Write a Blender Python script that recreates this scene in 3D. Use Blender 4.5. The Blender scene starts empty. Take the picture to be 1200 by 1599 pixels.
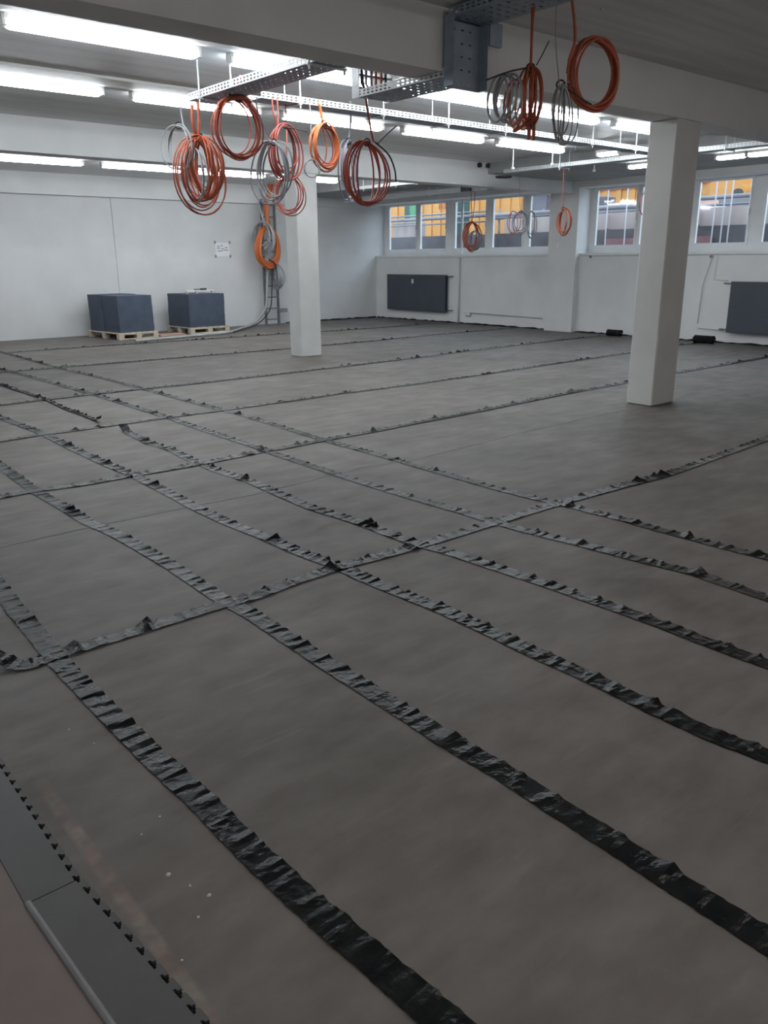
import bpy, math, random
from mathutils import Vector, Matrix, noise
random.seed(7)
SC = bpy.context.scene
COL = SC.collection

# ------------------------------------------------------------------ camera
R_RIGHT = Vector((0.76236555, -0.64711772, -0.00611748))
R_DOWN = Vector((-0.19812597, -0.22439107, -0.95414608))
R_FWD = Vector((0.61607213, 0.72862013, -0.29927885))
FPX, CAM_Z = 1254.37, 1.6
cam_data = bpy.data.cameras.new('camera')
cam_data.sensor_fit = 'VERTICAL'
cam_data.sensor_height = 36.0
cam_data.lens = FPX / 1599.0 * 36.0
cam_data.clip_start, cam_data.clip_end = 0.05, 200
cam = bpy.data.objects.new('camera', cam_data)
COL.objects.link(cam)
cam.matrix_world = Matrix(((R_RIGHT.x, -R_DOWN.x, -R_FWD.x, 0), (R_RIGHT.y, -R_DOWN.y, -R_FWD.y, 0),
                           (R_RIGHT.z, -R_DOWN.z, -R_FWD.z, CAM_Z), (0, 0, 0, 1)))
SC.camera = cam

# ------------------------------------------------------------------ sky and exposure
world = bpy.data.worlds.new('overcast_sky')
SC.world = world
world.use_nodes = True
bg = world.node_tree.nodes['Background']
bg.inputs['Color'].default_value = (0.72, 0.86, 1.0, 1)
bg.inputs['Strength'].default_value = 4.0
SC.view_settings.view_transform = 'Standard'
SC.view_settings.look = 'None'
SC.view_settings.exposure = 0.0
SC.view_settings.gamma = 1.0
SC.view_settings.use_curve_mapping = False
LAMP_STRENGTH = 28.0

# ------------------------------------------------------------------ helpers
def ray(px, py):
    return R_RIGHT * ((px - 600) / FPX) + R_DOWN * ((py - 799.5) / FPX) + R_FWD
def at_z(px, py, z=0.0):
    d = ray(px, py); t = (z - CAM_Z) / d.z
    return Vector((d.x * t, d.y * t, z))
def at_x(px, py, x):
    d = ray(px, py); t = x / d.x
    return Vector((x, d.y * t, CAM_Z + d.z * t))
def at_y(px, py, y):
    d = ray(px, py); t = y / d.y
    return Vector((d.x * t, y, CAM_Z + d.z * t))

def material(name, c1, c2=None, scale=4.0, rough=0.6, metal=0.0, bump=0.0, bump_scale=40.0, detail=5.0, stretch=(1, 1, 1),
             emit=None, spec=0.5, lo=0.35, hi=0.65):
    m = bpy.data.materials.new(name); m.use_nodes = True
    nt = m.node_tree; b = nt.nodes['Principled BSDF']
    b.inputs['Roughness'].default_value = rough
    b.inputs['Metallic'].default_value = metal
    b.inputs['Specular IOR Level'].default_value = spec
    b.inputs['Base Color'].default_value = (*c1, 1)
    tc = nt.nodes.new('ShaderNodeTexCoord'); mp = nt.nodes.new('ShaderNodeMapping')
    mp.inputs['Scale'].default_value = stretch
    nt.links.new(tc.outputs['Object'], mp.inputs['Vector'])
    if c2:
        n = nt.nodes.new('ShaderNodeTexNoise'); n.inputs['Scale'].default_value = scale; n.inputs['Detail'].default_value = detail
        r = nt.nodes.new('ShaderNodeValToRGB')
        r.color_ramp.elements[0].position = lo; r.color_ramp.elements[1].position = hi
        r.color_ramp.elements[0].color = (*c1, 1); r.color_ramp.elements[1].color = (*c2, 1)
        nt.links.new(mp.outputs[0], n.inputs['Vector']); nt.links.new(n.outputs['Fac'], r.inputs['Fac'])
        nt.links.new(r.outputs['Color'], b.inputs['Base Color'])
    if bump:
        n2 = nt.nodes.new('ShaderNodeTexNoise'); n2.inputs['Scale'].default_value = bump_scale; n2.inputs['Detail'].default_value = 4
        bp = nt.nodes.new('ShaderNodeBump'); bp.inputs['Strength'].default_value = bump; bp.inputs['Distance'].default_value = 0.01
        nt.links.new(mp.outputs[0], n2.inputs['Vector']); nt.links.new(n2.outputs['Fac'], bp.inputs['Height'])
        nt.links.new(bp.outputs['Normal'], b.inputs['Normal'])
    if emit:
        b.inputs['Emission Color'].default_value = (*emit[0], 1); b.inputs['Emission Strength'].default_value = emit[1]
    return m

class MB:
    """collects boxes, tubes and sheets; build() links them as ONE mesh object"""
    def __init__(s): s.v = []; s.f = []
    def add(s, vs, fs):
        o = len(s.v); s.v += [tuple(v) for v in vs]; s.f += [tuple(i + o for i in f) for f in fs]; return s
    def box(s, a, b, M=None, bev=0.0):
        x0, y0, z0 = a; x1, y1, z1 = b
        if bev:
            vs = []; e = bev
            for z, i in ((z0, e), (z0 + e, 0), (z1 - e, 0), (z1, e)):
                j = e if i == 0 else e
                vs += [(x0 + i + j, y0 + i, z), (x1 - i - j, y0 + i, z), (x1 - i, y0 + i + j, z), (x1 - i, y1 - i - j, z),
                       (x1 - i - j, y1 - i, z), (x0 + i + j, y1 - i, z), (x0 + i, y1 - i - j, z), (x0 + i, y0 + i + j, z)]
            fs = [tuple(range(7, -1, -1)), tuple(range(24, 32))]
            for k in range(3):
                for q in range(8):
                    fs.append((k * 8 + q, k * 8 + (q + 1) % 8, k * 8 + 8 + (q + 1) % 8, k * 8 + 8 + q))
        else:
            vs = [(x0, y0, z0), (x1, y0, z0), (x1, y1, z0), (x0, y1, z0), (x0, y0, z1), (x1, y0, z1), (x1, y1, z1), (x0, y1, z1)]
            fs = [(3, 2, 1, 0), (4, 5, 6, 7), (0, 1, 5, 4), (1, 2, 6, 5), (2, 3, 7, 6), (3, 0, 4, 7)]
        if M is not None: vs = [M @ Vector(v) for v in vs]
        return s.add(vs, fs)
    def tube(s, pts, r, n=6, closed=False):
        pts = [Vector(p) for p in pts]; N = len(pts); vs = []; fs = []
        prev = None
        for i, p in enumerate(pts):
            if closed: t = pts[(i + 1) % N] - pts[i - 1]
            else: t = pts[min(i + 1, N - 1)] - pts[max(i - 1, 0)]
            if t.length < 1e-9: t = Vector((0, 0, 1))
            t.normalize()
            if prev is None:
                u = t.orthogonal().normalized()
            else:
                u = (prev - t * prev.dot(t))
                u = u.normalized() if u.length > 1e-6 else t.orthogonal().normalized()
            prev = u; w = t.cross(u)
            for k in range(n):
                a = 2 * math.pi * k / n
                vs.append(p + (u * math.cos(a) + w * math.sin(a)) * r)
        m = N if closed else N - 1
        for i in range(m):
            j = (i + 1) % N
            for k in range(n):
                k2 = (k + 1) % n
                fs.append((i * n + k, i * n + k2, j * n + k2, j * n + k))
        if not closed:
            fs.append(tuple(range(n - 1, -1, -1))); fs.append(tuple((N - 1) * n + k for k in range(n)))
        return s.add(vs, fs)
    def prism(s, poly, axis, a, b):
        """extrude a 2-D outline along an axis from a to b"""
        n = len(poly)
        def pt(p, t):
            return (t, p[0], p[1]) if axis == 0 else ((p[0], t, p[1]) if axis == 1 else (p[0], p[1], t))
        vs = [pt(p, a) for p in poly] + [pt(p, b) for p in poly]
        fs = [tuple(range(n - 1, -1, -1)), tuple(range(n, 2 * n))]
        fs += [(i, (i + 1) % n, n + (i + 1) % n, n + i) for i in range(n)]
        return s.add(vs, fs)
    def build(s, name, mat, parent=None, smooth=False):
        me = bpy.data.meshes.new(name); me.from_pydata(s.v, [], s.f); me.validate()
        import bmesh
        bm = bmesh.new(); bm.from_mesh(me); bmesh.ops.recalc_face_normals(bm, faces=bm.faces); bm.to_mesh(me); bm.free()
        if smooth: me.polygons.foreach_set('use_smooth', [True] * len(me.polygons))
        me.materials.append(mat)
        o = bpy.data.objects.new(name, me); COL.objects.link(o)
        if parent is not None:
            o.parent = parent
            o.matrix_parent_inverse = parent.matrix_basis.inverted() if parent.parent is None else Matrix.Identity(4)
        return o

def thing(name, label, cat, loc=(0, 0, 0), group=None):
    o = bpy.data.objects.new(name, None); COL.objects.link(o); o.location = loc
    o.empty_display_size = 0.1
    return tag(o, label, cat, group)
def tag(o, label, cat, group=None):
    o['label'] = label; o['category'] = cat
    if group: o['group'] = group
    return o
def struct(o, label=None):
    o['kind'] = 'structure'
    if label: o['label'] = label
    return o
def bx(a, b, name, mat, parent=None, bev=0.0):
    return MB().box(a, b, bev=bev).build(name, mat, parent)

# ------------------------------------------------------------------ materials
M = {}
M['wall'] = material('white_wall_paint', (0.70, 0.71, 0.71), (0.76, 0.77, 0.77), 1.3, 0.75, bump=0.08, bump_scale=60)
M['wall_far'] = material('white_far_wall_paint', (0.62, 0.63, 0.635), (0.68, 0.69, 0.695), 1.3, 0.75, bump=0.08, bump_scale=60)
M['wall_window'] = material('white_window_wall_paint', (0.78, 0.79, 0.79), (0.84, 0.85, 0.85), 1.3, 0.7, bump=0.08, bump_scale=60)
M['column'] = material('white_column_paint', (0.66, 0.66, 0.65), (0.72, 0.72, 0.71), 2.5, 0.7, bump=0.1, bump_scale=30)
M['ceiling'] = material('grey_ceiling_board', (0.62, 0.62, 0.62), (0.74, 0.74, 0.74), 1.2, 0.6, stretch=(0.4, 6, 1), bump=0.05)
M['strip'] = material('pale_ceiling_strip', (0.60, 0.60, 0.57), (0.66, 0.66, 0.63), 2.0, 0.6, stretch=(0.4, 4, 1))
M['beam'] = material('grey_beam_paint', (0.72, 0.73, 0.74), (0.78, 0.79, 0.80), 1.5, 0.7)
M['film'] = material('black_plastic_film', (0.009, 0.010, 0.011), (0.016, 0.017, 0.018), 9, 0.23, bump=0.24, bump_scale=50, spec=0.14)
M['galv'] = material('galvanised_steel', (0.60, 0.62, 0.63), (0.72, 0.74, 0.75), 14, 0.45, 0.25)
M['steel_dark'] = material('dark_steel', (0.16, 0.17, 0.18), (0.22, 0.23, 0.24), 10, 0.5, 0.6)
M['tray_blue'] = material('bluish_tray_steel', (0.26, 0.33, 0.40), (0.34, 0.41, 0.48), 8, 0.5, 0.15)
M['orange'] = material('orange_cable', (0.50, 0.125, 0.06), (0.42, 0.09, 0.045), 6, 0.5)
M['bright_orange'] = material('bright_orange_cable', (0.68, 0.185, 0.05), (0.58, 0.14, 0.04), 6, 0.5)
M['red'] = material('dark_red_cable', (0.36, 0.065, 0.05), (0.46, 0.09, 0.06), 6, 0.5)
M['pink'] = material('pale_red_cable', (0.66, 0.20, 0.15), (0.55, 0.14, 0.11), 6, 0.5)
M['grey_cable'] = material('grey_cable', (0.30, 0.31, 0.33), (0.38, 0.39, 0.41), 6, 0.55)
M['lavender'] = material('bluish_grey_cable', (0.25, 0.25, 0.30), (0.33, 0.32, 0.37), 6, 0.55)
M['black_cable'] = material('black_cable', (0.02, 0.02, 0.022), (0.035, 0.035, 0.037), 6, 0.5)
M['housing'] = material('white_lamp_housing', (0.62, 0.62, 0.60), None, rough=0.45)
M['tube'] = material('lit_lamp_tube', (0.9, 0.9, 0.9), None, emit=((0.93, 0.99, 1.03), LAMP_STRENGTH))
M['tube_fill'] = material('fill_lamp_tube', (0.9, 0.9, 0.9), None, emit=((1.0, 0.965, 0.92), LAMP_STRENGTH * 0.68))  # emission of the fill lamps added behind the camera
M['upvc'] = material('white_window_frame', (0.78, 0.79, 0.80), (0.82, 0.83, 0.84), 3, 0.35)
M['radiator'] = material('anthracite_radiator', (0.060, 0.072, 0.095), (0.068, 0.080, 0.104), 2, 0.5)
M['pvc_grey'] = material('dark_grey_tile', (0.062, 0.080, 0.118), (0.076, 0.096, 0.138), 5, 0.6, bump=0.2, bump_scale=90)
M['pvc_edge'] = material('grey_floor_edging', (0.074, 0.071, 0.073), (0.084, 0.081, 0.083), 7, 0.55, bump=0.08, bump_scale=220)
M['sheet'] = material('brown_grey_sheet', (0.165, 0.130, 0.122), (0.185, 0.148, 0.138), 6, 0.6, bump=0.05, bump_scale=120)
M['profile'] = material('pale_grey_profile', (0.16, 0.16, 0.17), (0.19, 0.19, 0.20), 12, 0.5)
M['wood'] = material('pale_pallet_wood', (0.50, 0.42, 0.32), (0.60, 0.52, 0.41), 6, 0.75, stretch=(1, 5, 5), bump=0.2)
M['pinkwood'] = material('reddish_wood', (0.55, 0.33, 0.27), (0.48, 0.28, 0.23), 6, 0.75)
M['paper'] = material('white_paper', (0.80, 0.81, 0.83), None, rough=0.8)
M['ink'] = material('grey_print', (0.30, 0.31, 0.36), None, rough=0.8)
M['adhesive'] = material('dark_adhesive_strip', (0.22, 0.23, 0.25), None, rough=0.6)
M['hose'] = material('grey_hose', (0.33, 0.34, 0.33), (0.40, 0.41, 0.40), 8, 0.55)
M['chip'] = material('white_plaster', (0.72, 0.69, 0.62), (0.60, 0.57, 0.50), 60, 0.9)
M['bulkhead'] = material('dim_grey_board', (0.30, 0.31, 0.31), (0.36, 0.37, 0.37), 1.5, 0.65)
M['joint'] = material('pale_floor_joint', (0.21, 0.20, 0.19), (0.13, 0.125, 0.12), 3, 0.8)
# outdoors
M['yellow'] = material('yellow_sheet_metal', (0.48, 0.225, 0.055), (0.53, 0.265, 0.08), 0.8, 0.6)
M['red_band'] = material('red_paint', (0.75, 0.10, 0.05), None, rough=0.6)
M['pink_concrete'] = material('weathered_concrete', (0.31, 0.26, 0.25), (0.40, 0.345, 0.335), 1.6, 0.85, stretch=(1, 2, 0.7), bump=0.3)
M['dark_concrete'] = material('damp_dark_concrete', (0.06, 0.058, 0.066), (0.10, 0.095, 0.105), 2.2, 0.85, stretch=(1, 1, 2), bump=0.3)
M['red_brick'] = material('dull_red_masonry', (0.22, 0.11, 0.12), (0.28, 0.16, 0.17), 2.2, 0.85)
M['green'] = material('green_paint', (0.06, 0.20, 0.10), (0.08, 0.25, 0.12), 2, 0.6)
M['darkgreen'] = material('dark_green_paint', (0.025, 0.06, 0.055), (0.035, 0.08, 0.07), 2, 0.6)
M['ext_grey'] = material('grey_outdoor_pipe', (0.13, 0.135, 0.16), (0.18, 0.185, 0.21), 2, 0.5)
M['ext_dark'] = material('dark_outdoor_box', (0.07, 0.07, 0.09), (0.10, 0.10, 0.12), 2, 0.5)
M['scaffold'] = material('pale_scaffold_steel', (0.50, 0.50, 0.54), None, rough=0.5)
M['ext_white'] = material('white_outdoor_paint', (0.88, 0.88, 0.90), None, rough=0.5)
M['dark_glass'] = material('dark_vehicle_glass', (0.03, 0.035, 0.04), None, rough=0.15)
M['asphalt'] = material('asphalt', (0.10, 0.10, 0.11), (0.14, 0.14, 0.15), 6, 0.9)

def glass_material():
    m = bpy.data.materials.new('window_glass'); m.use_nodes = True
    nt = m.node_tree; out = nt.nodes['Material Output']; nt.nodes.remove(nt.nodes['Principled BSDF'])
    t = nt.nodes.new('ShaderNodeBsdfTransparent'); t.inputs['Color'].default_value = (0.96, 0.97, 0.97, 1)
    g = nt.nodes.new('ShaderNodeBsdfGlossy'); g.inputs['Roughness'].default_value = 0.05
    mx = nt.nodes.new('ShaderNodeMixShader'); mx.inputs[0].default_value = 0.05
    nt.links.new(t.outputs[0], mx.inputs[1]); nt.links.new(g.outputs[0], mx.inputs[2])
    nt.links.new(mx.outputs[0], out.inputs['Surface'])
    return m
M['glass'] = glass_material()

def floor_material():
    m = material('raw_concrete_floor', (0.2, 0.18, 0.17), None, rough=0.55, spec=0.32)
    nt = m.node_tree; L = nt.links.new; b = nt.nodes['Principled BSDF']
    tc = nt.nodes.new('ShaderNodeTexCoord')
    def nz(scale, det=5, st=(1, 1, 1), rgh=0.55):
        mp = nt.nodes.new('ShaderNodeMapping'); mp.inputs['Scale'].default_value = st
        L(tc.outputs['Object'], mp.inputs['Vector'])
        n = nt.nodes.new('ShaderNodeTexNoise'); n.inputs['Scale'].default_value = scale; n.inputs['Detail'].default_value = det
        n.inputs['Roughness'].default_value = rgh
        L(mp.outputs[0], n.inputs['Vector']); return n.outputs['Fac']
    def ramp(fac, p0, c0, p1, c1):
        r = nt.nodes.new('ShaderNodeValToRGB'); r.color_ramp.elements[0].position = p0; r.color_ramp.elements[1].position = p1
        r.color_ramp.elements[0].color = (*c0, 1); r.color_ramp.elements[1].color = (*c1, 1); L(fac, r.inputs['Fac']); return r.outputs['Color']
    def mix(fac, a, c, mode='MIX'):
        x = nt.nodes.new('ShaderNodeMix'); x.data_type = 'RGBA'; x.blend_type = mode
        if isinstance(fac, float): x.inputs[0].default_value = fac
        else: L(fac, x.inputs[0])
        for s, k in ((a, 6), (c, 7)):
            if isinstance(s, tuple): x.inputs[k].default_value = (*s, 1)
            else: L(s, x.inputs[k])
        return x.outputs[2]
    base = ramp(nz(0.8, 7, rgh=0.65), 0.36, (0.088, 0.076, 0.068), 0.64, (0.190, 0.173, 0.161))
    base = mix(0.55, base, ramp(nz(3.0, 8, (1, 2.2, 1)), 0.3, (0.092, 0.080, 0.072), 0.70, (0.195, 0.178, 0.166)))
    base = mix(ramp(nz(40, 3), 0.66, (0, 0, 0), 0.80, (0.35, 0.35, 0.35)), base, (0.22, 0.20, 0.187))
    base = mix(ramp(nz(1.7, 3), 0.62, (0, 0, 0), 0.75, (0.45, 0.45, 0.45)), base, (0.085, 0.075, 0.068))
    base = mix(ramp(nz(5.0, 6, (0.35, 2.5, 1)), 0.60, (0, 0, 0), 0.72, (0.30, 0.30, 0.30)), base, (0.23, 0.215, 0.20))   # pale scuffs
    # pale residue left by an old strip, running beside the toothed edging
    sx = nt.nodes.new('ShaderNodeSeparateXYZ'); L(tc.outputs['Object'], sx.inputs[0])
    def band(sock, c, w):
        a = nt.nodes.new('ShaderNodeMath'); a.operation = 'SUBTRACT'; L(sock, a.inputs[0]); a.inputs[1].default_value = c
        d = nt.nodes.new('ShaderNodeMath'); d.operation = 'ABSOLUTE'; L(a.outputs[0], d.inputs[0])
        e = nt.nodes.new('ShaderNodeMapRange'); L(d.outputs[0], e.inputs['Value'])
        e.inputs['From Min'].default_value = w * 0.5; e.inputs['From Max'].default_value = w
        e.inputs['To Min'].default_value = 1; e.inputs['To Max'].default_value = 0
        return e.outputs[0]
    def mul(a, c):
        k = nt.nodes.new('ShaderNodeMath'); k.operation = 'MULTIPLY'; L(a, k.inputs[0]); L(c, k.inputs[1]); return k.outputs[0]
    res = mul(mul(band(sx.outputs['X'], 0.578, 0.026), band(sx.outputs['Y'], 1.72, 0.75)),
              ramp(nz(14, 6), 0.35, (0.1, 0.1, 0.1), 0.6, (0.8, 0.8, 0.8)))
    base = mix(res, base, ramp(nz(9, 4), 0.4, (0.21, 0.135, 0.115), 0.62, (0.26, 0.23, 0.20)))
    L(base, b.inputs['Base Color'])
    rr = nt.nodes.new('ShaderNodeMapRange'); L(nz(2.4, 6), rr.inputs['Value'])
    rr.inputs['To Min'].default_value = 0.46; rr.inputs['To Max'].default_value = 0.72
    L(rr.outputs[0], b.inputs['Roughness'])
    bp = nt.nodes.new('ShaderNodeBump'); bp.inputs['Strength'].default_value = 0.12; bp.inputs['Distance'].default_value = 0.004
    L(nz(22, 8), bp.inputs['Height']); L(bp.outputs[0], b.inputs['Normal'])
    return m
M['floor'] = floor_material()

# ------------------------------------------------------------------ room shell
X0, X1, Y0, Y1 = -4.0, 15.5, -9.0, 18.6
ZC, ZB = 3.40, 2.97
BEAM1, BEAM2 = (4.93, 5.26), (11.67, 12.02)
struct(bx((X0 - .2, Y0 - .2, -0.2), (X1 + .2, Y1 + .2, 0), 'floor', M['floor']))
struct(bx((X0 - .2, Y0 - .2, ZC), (15.9, Y1 + .3, ZC + .2), 'ceiling', M['ceiling']))
struct(bx((X0 - .2, Y0 - .2, 0), (X0, Y1 + .3, ZC), 'wall_left', M['wall']))
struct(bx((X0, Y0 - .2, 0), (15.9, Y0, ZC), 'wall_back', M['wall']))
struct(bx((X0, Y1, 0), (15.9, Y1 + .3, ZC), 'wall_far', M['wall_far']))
# window wall: solid below the windows, lintel over them
wr = MB().box((X1, Y0, 0), (15.9, Y1, 1.66))
wr.box((X1, Y0, 3.2), (15.9, Y1, ZC))
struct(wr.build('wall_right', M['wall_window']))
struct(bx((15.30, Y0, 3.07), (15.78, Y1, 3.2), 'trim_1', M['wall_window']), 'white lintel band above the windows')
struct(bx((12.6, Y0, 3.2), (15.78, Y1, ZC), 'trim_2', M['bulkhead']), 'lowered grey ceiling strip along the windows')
# beams
struct(bx((X0, BEAM1[0], ZB), (12.6, BEAM1[1], ZC), 'ceiling_beam', M['beam']), 'grey downstand beam over the near column')
struct(bx((X0, BEAM2[0], ZB), (X1, BEAM2[1], ZC), 'ceiling_beam', M['wall']), 'pale downstand beam over the far column')
struct(bx((X0, 18.50, ZB), (X1, Y1, ZC), 'ceiling_beam', M['wall']), 'white beam along the top of the far wall')
# columns and pilasters
def column(x0, y0, x1, y1, name, label):
    m = MB().box((x0, y0, 0), (x1, y1, ZB), bev=0.012)
    return struct(m.build(name, M['column']), label)
column(8.14, 4.93, 8.60, 5.26, 'column', 'near square white column standing under the grey beam')
column(8.03, 11.68, 8.46, 12.02, 'column', 'far square white column in front of the white wall')
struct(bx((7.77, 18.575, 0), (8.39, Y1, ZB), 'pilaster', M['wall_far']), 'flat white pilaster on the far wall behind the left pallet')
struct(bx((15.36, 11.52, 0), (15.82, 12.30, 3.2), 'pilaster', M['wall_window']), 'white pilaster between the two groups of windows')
# pale ceiling strips beside the lamp rows
struct(bx((X0, 8.76, 3.375), (12.6, 9.10, ZC), 'trim_3', M['strip']), 'pale flat strip on the ceiling beside the second lamp row')
struct(bx((X0, 6.55, 3.375), (12.6, 6.93, ZC), 'trim_4', M['strip']), 'pale flat strip on the ceiling beside the nearest lamp row')
# floor joint
j = MB()
pts = [at_z(*p) for p in ((-60, 866), (0, 854), (142, 823), (283, 794), (400, 771), (500, 746), (575, 728), (650, 717), (800, 679), (975, 640))]
for a, b in zip(pts, pts[1:]):
    d = (b - a).normalized(); n = Vector((-d.y, d.x, 0))
    j.add([a - n * .012, b - n * .012, b + n * .012, a + n * .012, a - n * .012 + Vector((0, 0, .0015)), b - n * .012 + Vector((0, 0, .0015)),
           b + n * .012 + Vector((0, 0, .0015)), a + n * .012 + Vector((0, 0, .0015))],
          [(3, 2, 1, 0), (4, 5, 6, 7), (0, 1, 5, 4), (1, 2, 6, 5), (2, 3, 7, 6), (3, 0, 4, 7)])
struct(j.build('trim_5', M['joint']), 'thin mortar joint across the concrete floor')

# ------------------------------------------------------------------ windows
XW = 15.80
def window(n, y_hi, y_lo, panes, label):
    """frame with panes [(y_hi, y_lo)], all seen from inside"""
    f = MB(); z0, z1, x0, x1 = 1.72, 3.10, XW, XW + .07
    f.box((x0, y_lo, z0), (x1, y_hi, 1.83)); f.box((x0, y_lo, 3.07), (x1, y_hi, 3.2))
    edges = [y_hi] + [e for p in panes for e in (p[0] + .045, p[1] - .045)] + [y_lo]
    for k in range(0, len(edges), 2):
        if edges[k] - edges[k + 1] > 0.005: f.box((x0, edges[k + 1], 1.83), (x1, edges[k], 3.07))
    w = f.build('window_%d' % n, M['upvc']); struct(w, label)
    for (a, b) in panes:
        s = MB(); h = 0.045
        s.box((x0 - .012, b - h, 1.83), (x1 - .02, b, 3.07)); s.box((x0 - .012, a, 1.83), (x1 - .02, a + h, 3.07))
        s.box((x0 - .012, b, 1.83), (x1 - .02, a, 1.885)); s.box((x0 - .012, b, 3.02), (x1 - .02, a, 3.07))
        sa = s.build('sash', M['upvc'], w)
        MB().box((x0 + .02, b, 1.885), (x0 + .03, a, 3.02)).build('pane', M['glass'], sa)
        MB().box((x0 - .045, b - .03, 2.38), (x0 - .012, b - .012, 2.50), bev=.003).build('handle', M['upvc'], sa)
    bx((X1 - .03, y_lo, 1.66), (x0, y_hi, 1.72), 'window_sill', M['upvc'], w, bev=.008)
    return w
window(1, 18.60, 15.93, [(18.35, 17.24), (17.06, 16.08)], 'double window nearest the far wall, above the smaller radiator')
window(2, 15.93, 13.33, [(15.72, 14.66), (14.40, 13.46)], 'middle double window with a white pipe in front')
window(3, 13.33, 12.30, [(13.22, 12.42)], 'narrow window tucked against the white pilaster')
window(4, 11.52, 9.08, [(11.34, 10.36), (10.22, 9.22)], 'double window just right of the pilaster')
window(5, 9.08, 6.36, [(8.94, 7.90), (7.58, 6.52)], 'double window right of the near column')
window(6, 6.36, 3.8, [(6.2, 5.2), (5.05, 4.0)], 'double window past the right edge')
struct(bx((X1 + .28, Y0, 1.66), (15.9, 3.8, 3.2), 'trim_6', M['wall']), 'blank wall beyond the last window')

# ------------------------------------------------------------------ ceiling lamps
LAMPS = 'tube lamps on the ceiling'
def lamp(p, length, along, label, z=ZC, w=0.13, tube=None):
    t = thing('ceiling_lamp', label, 'lamp', (p[0], p[1], z), LAMPS)
    l = length / 2
    def b(u0, v0, z0, u1, v1, z1):
        return (((p[0] + u0, p[1] + v0, z0), (p[0] + u1, p[1] + v1, z1)) if along == 'x'
                else ((p[0] + v0, p[1] + u0, z0), (p[0] + v1, p[1] + u1, z1)))
    bx(*b(-l - .02, -.05, z - .04, l + .02, .05, z), 'housing', M['housing'], t)
    bx(*b(-l, -w / 2, z - .095, l, w / 2, z - .04), 'lamp_tube', tube or M['tube'], t, bev=.018)
    for s in (-1, 1):
        u = sorted((s * l, s * (l + .035)))
        bx(*b(u[0], -.045, z - .085, u[1], .045, z), 'end_cap', M['housing'], t)
    return t
ORD = ['leftmost', 'second from left', 'middle', 'fourth from left', 'rightmost']
for i, x in enumerate((3.10, 5.06, 7.02, 8.98, 11.0)):
    lamp((x, 7.14), 1.60, 'x', ['glaring tube lamp above the orange coils, %s in the row nearest the camera' % ORD[i],
        'tube lamp behind the end of the first cable tray, second in the nearest row', 'tube lamp hidden partly by the bluish tray riser, middle of the nearest row',
        'tube lamp behind the grey and orange coils on the right, fourth in nearest row', 'tube lamp touching the near column, last in the nearest row'][i])
for i, x in enumerate((3.10, 5.08, 7.06, 9.09, 11.07)):
    lamp((x, 9.32), 1.60, 'x', ['tube lamp cut by the left edge in the second row', 'tube lamp in the second row behind the first orange coils',
        'tube lamp in the second row below the long perforated tray', 'short looking tube lamp in the second row, fourth from left',
        'tube lamp in the second row nearest the windows'][i])
for i, x in enumerate((5.40, 7.40, 9.37, 11.34)):
    lamp((x, 16.0), 1.60, 'x', ['tube lamp along the far wall cut by the left edge', 'tube lamp along the far wall above the left pallet',
        'tube lamp along the far wall behind the hanging coils', 'tube lamp along the far wall seen just right of the far column'][i])
for i, y in enumerate((6.50, 7.02, 8.66)):
    lamp((13.25, y), 0.46, 'y', ['short lamp at the right edge above the windows', 'short lamp just right of the near column above the windows',
        'short lamp just left of the near column near the windows'][i], 3.2, .10)
lamp((11.62, 8.20), 0.36, 'y', 'short lamp behind the crossing of the two long trays', 3.24, .08)

for i, (x, y) in enumerate(((1.12, 7.14), (1.12, 9.32), (3.43, 16.0))):  # rows continued unseen past the left edge, added to brighten that side
    lamp((x, y), 1.60, 'x', 'unseen added tube lamp beyond the left edge, in the %s row' % ('nearest', 'second', 'far wall')[i])
for i, x in enumerate((5.40, 7.40, 9.37, 11.34)):  # hidden row continuing the lamp spacing, added to light the far floor
    lamp((x, 13.85), 1.60, 'x', 'unseen added tube lamp concealed by the far beam, %s in its row' % ('first', 'second', 'third', 'fourth', 'fifth')[i])
for i, x in enumerate((-0.85, 1.12, 3.10, 5.06, 7.02, 8.98)):  # unseen fill lamps added to brighten the foreground and the near beam face
    lamp((x, 0.30), 1.60, 'x', 'unseen added fill lamp behind the camera, %s in its row' % ('first', 'second', 'third', 'fourth', 'fifth', 'sixth')[i], tube=M['tube_fill'])

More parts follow.
